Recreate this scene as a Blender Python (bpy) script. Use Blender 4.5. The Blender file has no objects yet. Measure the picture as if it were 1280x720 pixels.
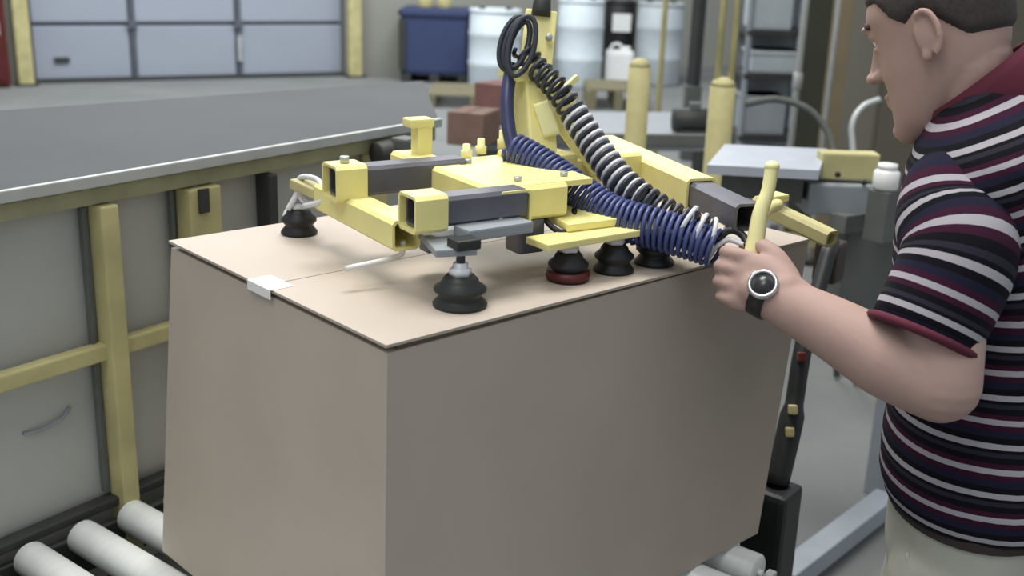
import bpy, bmesh, math, random
from mathutils import Vector, Matrix
random.seed(7)
V = Vector
C = bpy.context.scene.collection

# ------------------------------------------------------------------ camera
F0 = 1400.0                                   # focal length in pixels of a 1280 wide frame
CAM = V((-0.7146, -1.0108, 1.677))
YAW, PIT, ROL = 0.8393, 0.3019, 0.0329
FW = V((math.cos(YAW)*math.cos(PIT), math.sin(YAW)*math.cos(PIT), -math.sin(PIT)))
r0 = FW.cross(V((0, 0, 1))).normalized(); u0 = r0.cross(FW)
RT = math.cos(ROL)*r0 + math.sin(ROL)*u0
UP = -math.sin(ROL)*r0 + math.cos(ROL)*u0
cd = bpy.data.cameras.new('camera'); cam = bpy.data.objects.new('camera', cd); C.objects.link(cam)
cd.sensor_width = 36.0; cd.lens = F0/1280*36.0; cd.clip_start = 0.02; cd.clip_end = 100
cam.matrix_world = Matrix(((RT.x, UP.x, -FW.x, CAM.x), (RT.y, UP.y, -FW.y, CAM.y), (RT.z, UP.z, -FW.z, CAM.z), (0, 0, 0, 1)))
cd.dof.use_dof = True; cd.dof.focus_distance = 1.62; cd.dof.aperture_fstop = 4.5
bpy.context.scene.camera = cam

# ------------------------------------------------------------------ light
w = bpy.data.worlds.new('factory_ambient'); bpy.context.scene.world = w; w.use_nodes = True
bg = w.node_tree.nodes['Background']; bg.inputs[0].default_value = (0.86, 0.93, 1.0, 1); bg.inputs[1].default_value = 0.56
def lamp(name, loc, sx, sy, power, col=(1, 0.97, 0.92)):
    l = bpy.data.lights.new(name, 'AREA'); l.shape = 'RECTANGLE'; l.size = sx; l.size_y = sy; l.energy = power; l.color = col
    o = bpy.data.objects.new(name, l); C.objects.link(o); o.location = loc
    return o
lamp('ceiling_lamp', (0.9, 1.2, 5.2), 2.4, 1.6, 195)
lamp('ceiling_lamp', (-1.8, -0.6, 5.2), 2.4, 1.6, 75)
lamp('ceiling_lamp', (3.6, 8.6, 5.4), 3.0, 2.0, 330, (0.95, 0.98, 1))
lamp('ceiling_lamp', (6.6, 6.6, 5.4), 3.0, 2.0, 300, (0.95, 0.98, 1))
lamp('ceiling_lamp', (5.0, 1.2, 5.4), 2.4, 1.6, 10)
vs = bpy.context.scene.view_settings
vs.view_transform = 'Standard'; vs.look = 'None'; vs.exposure = 0.0; vs.gamma = 1.0; vs.use_curve_mapping = False

# ------------------------------------------------------------------ placing helpers (world points on known planes / depths)
def ray(x, y): return FW + RT*((x-640)/F0) - UP*((y-360)/F0)
def PZ(x, y, z): d = ray(x, y); return CAM + d*((z-CAM.z)/d.z)
def PD(x, y, t): return CAM + ray(x, y)*t

# ------------------------------------------------------------------ materials
def lin(c): c /= 255.0; return c/12.92 if c <= 0.04045 else ((c+0.055)/1.055)**2.4
MATS = {}
def mat(name, rgb, rough=0.6, metal=0.0, var=0.10, scale=14.0, bump=0.0, bscale=120.0, stretch=None, spec=0.5):
    if name in MATS: return MATS[name]
    m = bpy.data.materials.new(name); m.use_nodes = True; nt = m.node_tree; b = nt.nodes['Principled BSDF']
    col = [lin(c) for c in rgb]
    tc = nt.nodes.new('ShaderNodeTexCoord'); mp = nt.nodes.new('ShaderNodeMapping')
    nt.links.new(tc.outputs['Object'], mp.inputs['Vector'])
    if stretch: mp.inputs['Scale'].default_value = stretch
    nz = nt.nodes.new('ShaderNodeTexNoise'); nz.inputs['Scale'].default_value = scale; nz.inputs['Detail'].default_value = 5
    nt.links.new(mp.outputs[0], nz.inputs['Vector'])
    rp = nt.nodes.new('ShaderNodeValToRGB')
    rp.color_ramp.elements[0].position = 0.3; rp.color_ramp.elements[1].position = 0.7
    rp.color_ramp.elements[0].color = [c*(1-var) for c in col]+[1]; rp.color_ramp.elements[1].color = [min(1, c*(1+var)) for c in col]+[1]
    nt.links.new(nz.outputs[0], rp.inputs[0]); nt.links.new(rp.outputs[0], b.inputs['Base Color'])
    b.inputs['Roughness'].default_value = rough; b.inputs['Metallic'].default_value = metal
    b.inputs['Specular IOR Level'].default_value = spec
    if bump:
        n2 = nt.nodes.new('ShaderNodeTexNoise'); n2.inputs['Scale'].default_value = bscale; nt.links.new(tc.outputs['Object'], n2.inputs['Vector'])
        bp = nt.nodes.new('ShaderNodeBump'); bp.inputs['Strength'].default_value = bump; bp.inputs['Distance'].default_value = 0.002
        nt.links.new(n2.outputs[0], bp.inputs['Height']); nt.links.new(bp.outputs[0], b.inputs['Normal'])
    MATS[name] = m; return m
YEL = mat('yellow_paint', (238, 228, 152), 0.42, var=0.07)
YELB = mat('worn_yellow_paint', (184, 176, 126), 0.65, var=0.18, scale=9)
YELP = mat('pale_yellow_plastic', (240, 234, 170), 0.35, var=0.04)
GRYT = mat('grey_steel_tube', (104, 104, 112), 0.4, 0.35, var=0.14)
BLK = mat('black_rubber', (24, 25, 27), 0.5, var=0.2)
BLKG = mat('dark_green_rubber', (34, 40, 36), 0.5, var=0.25)
RED = mat('dark_red_plastic', (84, 22, 20), 0.45)
WHT = mat('white_plastic', (226, 226, 224), 0.4, var=0.03)
CLR = mat('pale_hose', (212, 214, 218), 0.3, var=0.05)
NAVY = mat('navy_hose', (52, 56, 92), 0.35, var=0.15)
BLUEH = mat('blue_hose', (64, 74, 122), 0.35, var=0.12)
DRKH = mat('charcoal_hose', (52, 56, 66), 0.35, var=0.15)
CARD = mat('cardboard', (181, 169, 156), 0.55, var=0.05, scale=5, bump=0.08, bscale=60)
CARDE = mat('dark_cardboard', (104, 88, 74), 0.9)
CARDB = mat('brown_cardboard', (120, 96, 84), 0.9)
TAPE = mat('white_tape', (238, 236, 232), 0.3, var=0.02)
DECK = mat('deck_steel', (74, 77, 79), 0.8, 0.0, var=0.10, scale=2.2, bump=0.05)
EDGE = mat('bare_edge_steel', (178, 182, 180), 0.35, 0.3, var=0.08)
PANEL = mat('grey_panel', (178, 179, 174), 0.7, var=0.07, scale=3)
DARK = mat('dark_steel', (48, 50, 48), 0.6, var=0.2)
FLOORM = mat('concrete', (116, 118, 116), 0.85, var=0.12, scale=1.3, bump=0.05, bscale=30)
WALLM = mat('wall_paint', (150, 150, 140), 0.8, var=0.05, scale=1)
DOORM = mat('door_panel_paint', (150, 156, 168), 0.55, var=0.05, scale=1.2)
STRIP = mat('door_strut', (92, 98, 106), 0.5, 0.3)
ROLL = mat('pale_roller', (226, 230, 228), 0.35, 0.1, var=0.05, stretch=(1, 6, 1))
BLUEB = mat('blue_bin_plastic', (48, 60, 96), 0.5, var=0.08)
DRUM = mat('drum_plastic', (206, 216, 222), 0.5, var=0.04)
DRUMG = mat('grey_drum_plastic', (176, 184, 188), 0.5, var=0.04)
WOOD = mat('pallet_wood', (118, 112, 88), 0.85, var=0.2, stretch=(1, 8, 1))
SILV = mat('tray_metal', (196, 202, 212), 0.35, 0.3, var=0.05)
GREYM = mat('machine_grey', (146, 152, 158), 0.5, var=0.06)
GREYD = mat('machine_dark_grey', (92, 96, 92), 0.6, var=0.12)
OLIVE = mat('olive_column', (62, 64, 52), 0.7, var=0.2, scale=4)
BROWN = mat('brown_column', (134, 122, 98), 0.7, var=0.12, scale=4)
DRAB = mat('drab_cabinet', (86, 82, 70), 0.7, var=0.08, scale=2)
SKIN = mat('skin', (178, 149, 139), 0.65, spec=0.3, var=0.05, scale=18, bump=0.04)
HAIR = mat('short_hair', (62, 54, 52), 0.8, var=0.25, scale=160, bump=0.4, bscale=500)
EYEW = mat('eye_white', (220, 216, 210), 0.3, var=0.02)
KHAKI = mat('khaki_cloth', (176, 176, 164), 0.9, var=0.06, bump=0.1, bscale=300)
LEATH = mat('dark_leather', (50, 38, 34), 0.55)
MAROON = mat('maroon_collar_cloth', (84, 24, 44), 0.9, var=0.12, bump=0.1, bscale=300)
CHROME = mat('watch_steel', (206, 206, 208), 0.22, 0.8, var=0.03)

def shirt_mat():
    m = bpy.data.materials.new('striped_knit'); m.use_nodes = True; nt = m.node_tree; b = nt.nodes['Principled BSDF']
    at = nt.nodes.new('ShaderNodeAttribute'); at.attribute_name = 'stripe'
    mu = nt.nodes.new('ShaderNodeMath'); mu.operation = 'MULTIPLY'; mu.inputs[1].default_value = 1/0.068
    nt.links.new(at.outputs['Fac'], mu.inputs[0])
    fr = nt.nodes.new('ShaderNodeMath'); fr.operation = 'FRACT'; nt.links.new(mu.outputs[0], fr.inputs[0])
    rp = nt.nodes.new('ShaderNodeValToRGB'); cr = rp.color_ramp; cr.interpolation = 'CONSTANT'
    W_, N_, K_, M_, G_ = (164, 160, 166), (28, 28, 48), (14, 13, 20), (54, 20, 42), (42, 40, 52)
    stops = [(0.0, W_), (0.115, K_), (0.24, N_), (0.38, M_), (0.5, W_), (0.615, M_), (0.72, K_), (0.84, G_), (0.93, K_)]
    while len(cr.elements) < len(stops): cr.elements.new(0.5)
    for e, (p, c) in zip(cr.elements, stops): e.position = p; e.color = [lin(x) for x in c]+[1]
    nt.links.new(fr.outputs[0], rp.inputs[0]); nt.links.new(rp.outputs[0], b.inputs['Base Color'])
    b.inputs['Roughness'].default_value = 0.95; b.inputs['Specular IOR Level'].default_value = 0.2
    nz = nt.nodes.new('ShaderNodeTexNoise'); nz.inputs['Scale'].default_value = 500
    bp = nt.nodes.new('ShaderNodeBump'); bp.inputs['Strength'].default_value = 0.15; bp.inputs['Distance'].default_value = 0.002
    nt.links.new(nz.outputs[0], bp.inputs['Height']); nt.links.new(bp.outputs[0], b.inputs['Normal'])
    return m
SHIRT = shirt_mat()

# ------------------------------------------------------------------ mesh builder
_bc = {}
def bevel_cube(sx, sy, sz, bev):
    k = (round(sx, 5), round(sy, 5), round(sz, 5), round(bev, 5))
    if k not in _bc:
        bm = bmesh.new(); bmesh.ops.create_cube(bm, size=1); bmesh.ops.scale(bm, vec=(sx, sy, sz), verts=bm.verts)
        if bev > 0: bmesh.ops.bevel(bm, geom=list(bm.edges), offset=bev, segments=2, affect='EDGES', profile=0.6)
        bm.verts.index_update(); _bc[k] = ([v.co.copy() for v in bm.verts], [[v.index for v in f.verts] for f in bm.faces]); bm.free()
    return _bc[k]
def frame(d, up=V((0, 0, 1))):
    d = d.normalized(); s = d.cross(up)
    if s.length < 1e-4: s = d.cross(V((1, 0, 0)))
    s.normalize(); return d, s, s.cross(d)
class MB:
    def __init__(s): s.v = []; s.f = []; s.sm = []; s.att = []
    def add(s, vs_, fs, smooth=False, att=None):
        n = len(s.v); s.v += [V(x) for x in vs_]; s.f += [[i+n for i in f] for f in fs]; s.sm += [smooth]*len(fs)
        s.att += att if att else [0.0]*len(vs_); return s
    def box(s, c, size, ax=None, bev=0.002):
        ax = ax or (V((1, 0, 0)), V((0, 1, 0)), V((0, 0, 1)))
        b = min(bev, min(size)*0.3)
        vs_, fs = bevel_cube(*size, b); c = V(c)
        return s.add([c+ax[0]*p.x+ax[1]*p.y+ax[2]*p.z for p in vs_], fs)
    def bar(s, p, q, w, h, bev=0.003, up=V((0, 0, 1))):
        p, q = V(p), V(q); d, a, b = frame(q-p, up)
        return s.box((p+q)/2, ((q-p).length, w, h), (d, a, b), bev)
    def tube_sq(s, p, q, w, h, t=0.004, ch=0.005, up=V((0, 0, 1))):
        p, q = V(p), V(q); d, a, b = frame(q-p, up)
        def prof(w, h, c): return [(-w/2+c, -h/2), (w/2-c, -h/2), (w/2, -h/2+c), (w/2, h/2-c), (w/2-c, h/2), (-w/2+c, h/2), (-w/2, h/2-c), (-w/2, -h/2+c)]
        o, i = prof(w, h, ch), prof(w-2*t, h-2*t, ch*0.7)
        vs_ = [e+a*x+b*y for pr in (o, i) for e in (p, q) for x, y in pr]
        fs = []
        for k in range(8):
            j = (k+1) % 8
            fs += [[k, j, 8+j, 8+k], [16+j, 16+k, 24+k, 24+j], [j, k, 16+k, 16+j], [8+k, 8+j, 24+j, 24+k]]
        return s.add(vs_, fs)
    def rings(s, rs, caps=True, smooth=True, closed=False, att=None):
        n = len(rs[0]); vs_ = [p for r in rs for p in r]; fs = []
        m = len(rs)
        for i in range(m if closed else m-1):
            a, b = i*n, ((i+1) % m)*n
            fs += [[a+k, a+(k+1) % n, b+(k+1) % n, b+k] for k in range(n)]
        if caps and not closed: fs += [list(range(n))[::-1], [(m-1)*n+k for k in range(n)]]
        at = None
        if att: at = [x for i in range(m) for x in ([att[i]]*n if not isinstance(att[i], list) else att[i])]
        return s.add(vs_, fs, smooth, at)
    def cyl(s, p, q, r1, r2=None, n=16):
        p, q = V(p), V(q); r2 = r1 if r2 is None else r2; d, a, b = frame(q-p)
        c = min(r1, r2, (q-p).length)*0.12
        prof = [(r1-c, 0), (r1, c), (r2, (q-p).length-c), (r2-c, (q-p).length)]
        return s.rings([[p+d*h+(a*math.cos(2*math.pi*k/n)+b*math.sin(2*math.pi*k/n))*r for k in range(n)] for r, h in prof])
    def lathe(s, o, prof, n=24, axis=V((0, 0, 1))):
        o = V(o); d, a, b = frame(axis)
        return s.rings([[o+d*h+(a*math.cos(2*math.pi*k/n)+b*math.sin(2*math.pi*k/n))*max(r, 1e-4) for k in range(n)] for r, h in prof])
    def sweep(s, pts, r, n=8, closed=False, el=1.0):
        pts = [V(p) for p in pts]; m = len(pts); rs = []
        t = (pts[1]-pts[0]).normalized(); _, a, b = frame(t)
        for i in range(m):
            if closed: t2 = (pts[(i+1) % m]-pts[i-1]).normalized()
            else: t2 = (pts[min(i+1, m-1)]-pts[max(i-1, 0)]).normalized()
            a = (a-t2*a.dot(t2)).normalized(); b = t2.cross(a)
            rr = r[i] if isinstance(r, (list, tuple)) else r
            rs.append([pts[i]+(a*math.cos(2*math.pi*k/n)+b*el*math.sin(2*math.pi*k/n))*rr for k in range(n)])
        return s.rings(rs, closed=closed)
    def ball(s, c, r, ax=None, n=16, m=10):
        ax = ax or (V((1, 0, 0)), V((0, 1, 0)), V((0, 0, 1))); c = V(c); rs = []
        for i in range(m+1):
            t = math.pi*(i+0.02)/(m+0.04)
            rs.append([c+ax[2]*(-math.cos(t)*r[2])+ax[0]*(math.sin(t)*math.cos(2*math.pi*k/n)*r[0])+ax[1]*(math.sin(t)*math.sin(2*math.pi*k/n)*r[1]) for k in range(n)])
        return s.rings(rs)
    def prism(s, poly, z0, z1):
        n = len(poly); vs_ = [V((p[0], p[1], z0)) for p in poly]+[V((p[0], p[1], z1)) for p in poly]
        return s.add(vs_, [list(range(n))[::-1], list(range(n, 2*n))]+[[k, (k+1) % n, n+(k+1) % n, n+k] for k in range(n)])
    def build(s, name, m, parent=None, recalc=True):
        o0 = wl(parent) if parent else V((0, 0, 0))
        me = bpy.data.meshes.new(name); me.from_pydata([v-o0 for v in s.v], [], s.f)
        me.polygons.foreach_set('use_smooth', s.sm)
        if any(s.att):
            a = me.attributes.new('stripe', 'FLOAT', 'POINT'); a.data.foreach_set('value', s.att)
        if recalc:
            bm = bmesh.new(); bm.from_mesh(me); bmesh.ops.recalc_face_normals(bm, faces=bm.faces); bm.to_mesh(me); bm.free()
        me.materials.append(m); me.update()
        return link(name, me, parent)
    def remesh(s, name, m, parent, voxel, smooth=4):
        t = s.build('tmp', m, None)
        r = t.modifiers.new('r', 'REMESH'); r.mode = 'VOXEL'; r.voxel_size = voxel; r.use_smooth_shade = True
        if smooth: q = t.modifiers.new('s', 'SMOOTH'); q.iterations = smooth; q.factor = 0.5
        dg = bpy.context.evaluated_depsgraph_get(); dg.update()
        me = bpy.data.meshes.new_from_object(t.evaluated_get(dg)); me.name = name
        bpy.data.objects.remove(t); me.transform(Matrix.Translation(-wl(parent)))
        me.materials.clear(); me.materials.append(m)
        return link(name, me, parent)
def wl(o):
    p = V((0, 0, 0))
    while o: p += o.location; o = o.parent
    return p
def link(name, me, parent=None):
    o = bpy.data.objects.new(name, me); C.objects.link(o)
    if parent: o.parent = parent
    return o
def thing(name, loc, label, cat, group=None):
    o = bpy.data.objects.new(name, None); C.objects.link(o); o.location = loc; o.empty_display_size = 0.05
    return tag(o, label, cat, group)
def tag(o, label, cat, group=None):
    o['label'] = label; o['category'] = cat
    if group: o['group'] = group
    return o
def struct(o): o['kind'] = 'structure'; return o
def catmull(pts, n=10):
    pts = [V(p) for p in pts]; P = [2*pts[0]-pts[1]]+pts+[2*pts[-1]-pts[-2]]; out = []
    for i in range(1, len(P)-2):
        for k in range(n):
            t = k/n; a, b, c, d = P[i-1:i+3]
            out.append(0.5*((2*b)+(c-a)*t+(2*a-5*b+4*c-d)*t*t+(3*b-a-3*c+d)*t**3))
    return out+[pts[-1]]
def helix(path, rad, pitch, phase=0.0, per=12):
    pts = catmull(path, 24); L = [0]
    for a, b in zip(pts, pts[1:]): L.append(L[-1]+(b-a).length)
    N = int(L[-1]/pitch*per); out = []; j = 0; _, a, b = frame(pts[1]-pts[0])
    for i in range(N+1):
        s = L[-1]*i/N
        while j < len(L)-2 and L[j+1] < s: j += 1
        t = (s-L[j])/max(1e-9, L[j+1]-L[j]); p = pts[j].lerp(pts[j+1], t); d = (pts[j+1]-pts[j]).normalized()
        a = (a-d*a.dot(d)).normalized(); b = d.cross(a); th = 2*math.pi*s/pitch+phase
        rr = rad(s/L[-1]) if callable(rad) else rad
        out.append(p+(a*math.cos(th)+b*math.sin(th))*rr)
    return out

# ================================================================== THE SETTING
fl = struct(MB().box((5, 4, -0.05), (30, 30, 0.1), bev=0).build('floor', FLOORM))
WT = V((0.967, -0.254, 0)).normalized(); WN = V((-WT.y, WT.x, 0)); W0 = V((3.473, 11.733, 0))   # along the wall, away from us
WAX = (WT, WN, V((0, 0, 1)))
def wp(s, d, z): return W0+WT*s+WN*d+V((0, 0, z))
mb = MB()
mb.box(wp(-4.0, 0.15, 2.6), (7.9, 0.3, 5.2), WAX, 0).box(wp(12.7, 0.15, 2.6), (18.0, 0.3, 5.2), WAX, 0).box(wp(1.85, 0.15, 4.1), (3.8, 0.3, 2.2), WAX, 0)
struct(mb.build('wall_back', WALLM))
door = struct(MB().box(wp(1.85, 0.21, 1.5), (3.6, 0.04, 3.0), WAX, 0).build('door_1', STRIP))
cols = [(0.10, 1.155), (1.225, 2.355), (2.425, 3.66)]
first = {}
for r in range(5):
    for c, (a, b) in enumerate(cols):
        z0, z1 = r*0.63+0.015, r*0.63+0.605
        ctr = wp((a+b)/2, 0.16, (z0+z1)/2)
        if c not in first:
            mbp = MB().box((0, 0, 0), (b-a, 0.05, z1-z0), WAX, 0.012)
            p = mbp.build('door_panel', DOORM, None); p.parent = door; p.location = ctr; first[c] = p.data
        else:
            p = link('door_panel', first[c], door); p.location = ctr
for s_ in (1.19, 2.39):
    st = MB().box(wp(s_, 0.13, 1.55), (0.045, 0.05, 3.1), WAX, 0.004)
    for r in range(5): st.box(wp(s_, 0.10, 0.62+0.63*r), (0.10, 0.03, 0.09), WAX, 0.004)
    st.build('door_strut', STRIP, door)
MB().box(wp(2.39, 0.085, 0.34), (0.05, 0.02, 0.30), WAX, 0.003).build('reflection_strip', EDGE, door)  # pale strip paints the white reflection low on the strut
MB().box(wp(0.42, 0.12, 0.24), (0.16, 0.03, 0.05), WAX, 0.006).build('door_handle', DARK, door)
struct(MB().box(wp(1.85, 0.08, 0.02), (3.6, 0.16, 0.04), WAX, 0.005).build('trim_1', DARK))

# ---- guard posts beside the door
def guard_post(s, label):
    b = wp(s, -0.12, 0); t = thing('guard_post', b, label, 'post')
    MB().box(b+V((0, 0, 1.3)), (0.16, 0.12, 2.6), WAX, 0.02).build('post', YELB, t)
    MB().box(b+V((0, 0, 0.012))-WN*0.01, (0.24, 0.18, 0.024), WAX, 0.005).build('base_plate', DARK, t)
    MB().box(b+WN*0.08+WT*0.085+V((0, 0, 1.3)), (0.05, 0.06, 2.6), WAX, 0.004).build('door_track', DARK, t)
guard_post(0.02, 'tall yellow post at the left side of the grey sectional door')
guard_post(3.74, 'tall yellow post at the right side of the grey sectional door')
t = thing('hose_cabinet', wp(-0.36, -0.3, 0), 'dark red metal cabinet at the left picture edge beside the door', 'cabinet')
MB().box(wp(-0.36, -0.2, 0.62), (0.44, 0.2, 1.2), WAX, 0.02).build('body', RED, t)
MB().box(wp(-0.36, -0.31, 0.62), (0.36, 0.02, 1.08), WAX, 0.01).build('door', RED, t)
MB().box(wp(-0.22, -0.33, 0.62), (0.03, 0.03, 0.14), WAX, 0.005).build('handle', EDGE, t)

# ================================================================== RAISED GREY PLATFORM BEHIND THE CONVEYOR
DA, DB = PZ(0, 240, 1.28), PZ(548, 149, 1.28)
DD = (DB-DA).normalized(); DN = V((-DD.y, DD.x, 0)); DAX = (DD, DN, V((0, 0, 1)))
def dp(s, d, z): return V((DA.x, DA.y, 0))+DD*s+DN*d+V((0, 0, z))
LEN = (DB-DA).length
t = thing('platform', dp(0.3, 0.5, 0), 'waist-high grey steel platform with yellow posts behind the roller conveyor', 'platform')
bk0 = PZ(0, 122, 1.28); bk1 = PZ(528, 101, 1.28)
d0 = bk0-DD*0.9; ds = dp(-0.9, 0, 0)
MB().prism([ds, dp(LEN, 0, 0), bk1, d0], 1.262, 1.28).build('deck', DECK, t)
MB().bar(dp(-0.9, -0.004, 1.273), dp(LEN+0.002, -0.004, 1.273), 0.012, 0.020, 0.002).build('edge_strip', EDGE, t)
MB().bar(dp(-0.9, 0.022, 1.245), dp(LEN, 0.022, 1.245), 0.03, 0.030, 0.003).build('fascia_channel', mat('dull_olive_paint', (150, 148, 116), 0.7, var=0.15), t)
MB().bar(dp(-0.9, 0.020, 0.966), dp(LEN, 0.020, 0.966), 0.026, 0.030, 0.004).build('middle_rail', YELB, t)
MB().bar(dp(-0.9, 0.022, 0.678), dp(LEN, 0.022, 0.678), 0.03, 0.016, 0.003).build('bottom_rail', DARK, t)
posts = [(-0.62, 0.036, YELB), (0.185, 0.034, YELB), (0.385, 0.072, YELB), (0.55, 0.022, DARK), (0.86, 0.04, YELB)]
for s_, w_, m_ in posts:
    MB().bar(dp(s_, 0.012, 0.0), dp(s_, 0.012, 1.228), w_, 0.042, 0.004, up=DN).build('post', m_, t)
for s_, w_, m_ in posts[1:3]:
    MB().box(dp(s_-w_/2-0.012, 0.03, 0.96), (0.008, 0.012, 0.53), DAX, 0.001).build('cover_strip', GREYD, t)
sc = MB().box(dp(0.378, -0.012, 1.205), (0.022, 0.006, 0.045), DAX, 0.001); sc.build('slot_bracket', DARK, t)
edges = [-0.9, -0.62, 0.185, 0.385, 0.55, 0.86, LEN]
for a, b in zip(edges, edges[1:]):
    for z0, z1 in ((0.12, 0.685), (0.685, 0.966), (0.966, 1.255)):
        MB().box(dp((a+b)/2, 0.05, (z0+z1)/2), (b-a, 0.008, z1-z0), DAX, 0.0008).build('side_panel', PANEL, t)
MB().sweep(catmull([dp(0.02, 0.044, 0.853), dp(0.05, 0.040, 0.850), dp(0.09, 0.040, 0.858), dp(0.11, 0.044, 0.872)], 6), 0.003, 8).build('panel_handle', GREYM, t)
MB().bar(dp(LEN-0.02, 0.05, 1.245), V((bk1.x, bk1.y, 1.245)), 0.03, 0.03).build('end_channel', DARK, t)
for q in ((bk1+DD*-0.1-DN*0.05), (bk0+DD*-0.2-DN*0.05)):
    MB().bar(V((q.x, q.y, 0)), V((q.x, q.y, 1.262)), 0.04, 0.04, up=DN).build('post', YELB, t)

MB().cyl(PD(470, 194, 2.38), PD(512, 186, 2.44), 0.028, n=18).build('drive_motor', DARK, t)
MB().box(PD(506, 186, 2.40), (0.045, 0.045, 0.05), DAX, 0.006).build('gearbox', GREYD, t)

# ================================================================== ROLLER CONVEYOR
CA = math.radians(10.5); CX = V((math.cos(CA), math.sin(CA), 0)); CY = V((-math.sin(CA), math.cos(CA), 0)); CAX = (CX, CY, V((0, 0, 1)))
CO = V((0.0, -0.19, 0))
def cp(s, d, z): return CO+CX*s+CY*d+V((0, 0, z))
CW = 0.990; RZ = 0.6495
t = thing('roller_conveyor', cp(0.1, 0.45, 0), 'roller conveyor with pale rollers carrying the big carton', 'conveyor')
for d in (0.0, CW): MB().bar(cp(-0.78, d, 0.615), cp(0.80, d, 0.605), 0.016, 0.075, 0.003).build('side_rail', DARK if d else EDGE, t)
rm = None
k = 0; s_ = -0.705
while s_ < 0.79:
    if rm is None:
        m_ = MB(); m_.cyl(CY*-(CW/2-0.012), CY*(CW/2-0.012), 0.0305, n=18); m_.cyl(CY*-(CW/2-0.004), CY*(CW/2-0.004), 0.006, n=8)
        o = m_.build('roller', ROLL, None); rm = o.data; o.parent = t
    else: o = link('roller', rm, t)
    o.location = cp(s_, CW/2, RZ)-wl(t); s_ += 0.098
for s_ in (-0.7, 0.05, 0.76):
    for d in (0.0, CW): MB().bar(cp(s_, d, 0), cp(s_, d, 0.58), 0.05, 0.05, 0.004, up=CX).build('leg', GREYD, t)
    MB().bar(cp(s_, 0, 0.30), cp(s_, CW, 0.30), 0.03, 0.03).build('cross_brace', GREYD, t)
MB().box(cp(0.01, CW/2, 0.56), (1.55, CW-0.06, 0.006), CAX, 0.001).build('drip_tray', DARK, t)

# ================================================================== CARTON
TZ = 1.22; L_, W_ = 0.848, 0.571
t = thing('cardboard_carton', (0.42, 0.28, 0.68), 'large plain cardboard carton standing on the roller conveyor', 'carton')
def quadgrid(c00, c10, c11, c01, bul, n=8):
    nrm = (c10-c00).cross(c01-c00).normalized(); vs_ = []
    for j in range(n+1):
        for i in range(n+1):
            u, v = i/n, j/n; p = (c00*(1-u)+c10*u)*(1-v)+(c01*(1-u)+c11*u)*v
            vs_.append(p+nrm*bul*math.sin(math.pi*u)*math.sin(math.pi*v))
    return vs_, [[j*(n+1)+i, j*(n+1)+i+1, (j+1)*(n+1)+i+1, (j+1)*(n+1)+i] for j in range(n) for i in range(n)]
zb = 0.682
bot = [V((-0.008, 0, zb)), V((0.808, 0.01, zb)), V((0.815, 0.58, zb)), V((-0.035, 0.60, zb))]
top = [V((0, 0, 1.2085)), V((L_, 0, 1.2160)), V((L_, W_, 1.2160)), V((0, W_, 1.2085))]
mb = MB()
for i in range(4):
    j = (i+1) % 4; vs_, fs = quadgrid(bot[i], bot[j], top[j], top[i], 0.006); mb.add(vs_, fs, True)
mb.add(bot, [[3, 2, 1, 0]])
ins = top
mb.add(ins, [[0, 1, 2, 3]])
mb.build('body', CARD, t)
MB().box((L_/2+0.008, W_/2, 1.2125), (L_-0.018, W_-0.006, 0.0068), bev=0).build('gap_shade', CARDE, t)  # dark filler paints the shade in the slit under the top flaps
# top: two outer flaps that meet on the centre line, sagging a little along the open edge
for y0, y1 in ((-0.0015, W_/2-0.001), (W_/2+0.001, W_+0.0015)):
    n = 14; m_ = MB(); vs_ = []
    for zt in (0.0, 0.0038):
        for j in (0, 1):
            for i in range(n+1):
                x = -0.003+(L_+0.005)*i/n; y = (y0, y1)[j]
                vs_.append(V((x, y, TZ-0.0038+zt)))
    N = n+1; fs = []
    for i in range(n):
        fs += [[i, N+i, N+i+1, i+1], [2*N+i, 2*N+i+1, 3*N+i+1, 3*N+i], [i, i+1, 2*N+i+1, 2*N+i], [N+i+1, N+i, 3*N+i, 3*N+i+1]]
    fs += [[0, 2*N, 3*N, N], [n, N+n, 3*N+n, 2*N+n]]
    m_.add(vs_, fs).build('top_flap', CARD, t)
MB().box((0.012, W_/2+0.005, TZ+0.0004), (0.036, 0.062, 0.0008), bev=0).box((-0.0062, W_/2+0.005, TZ-0.006), (0.0008, 0.062, 0.0136), bev=0).build('sealing_tape', TAPE, t)

# ================================================================== VACUUM LIFTING FRAME
LU = V((math.cos(math.radians(-9)), math.sin(math.radians(-9)), 0)); LV = V((-LU.y, LU.x, 0)); ZZ = V((0, 0, 1)); LAX = (LU, LV, ZZ)
L = thing('vacuum_lifter', (0.45, 0.25, TZ), 'yellow vacuum lifting frame with coiled hoses standing on top of the carton', 'lifting device')
def ltube(name, p, q, m_, w_=0.044, h_=None, par=L): return MB().tube_sq(p, q, w_, h_ or w_).build(name, m_, par)
# left cross beam
b1 = PZ(508, 294, 1.295); b1e = b1+LV*0.265
ltube('cross_beam', b1, b1e, YEL, 0.042)
cA = PZ(431, 226, 1.337); cB = PZ(529, 264, 1.332)
sA = ltube('sleeve', cA-LU*0.024, cA+LU*0.024, YEL, 0.052); sB = ltube('sleeve', cB-LU*0.024, cB+LU*0.024, YEL, 0.05)
MB().cyl(cA+ZZ*0.026, cA+ZZ*0.036, 0.007).build('clamp_bolt', EDGE, sA)
ltube('telescopic_arm', cA-LU*0.015, cA+LU*0.19, GRYT, 0.041, 0.043)
ltube('telescopic_arm', cB-LU*0.015, cB+LU*0.15, GRYT, 0.040)
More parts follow.
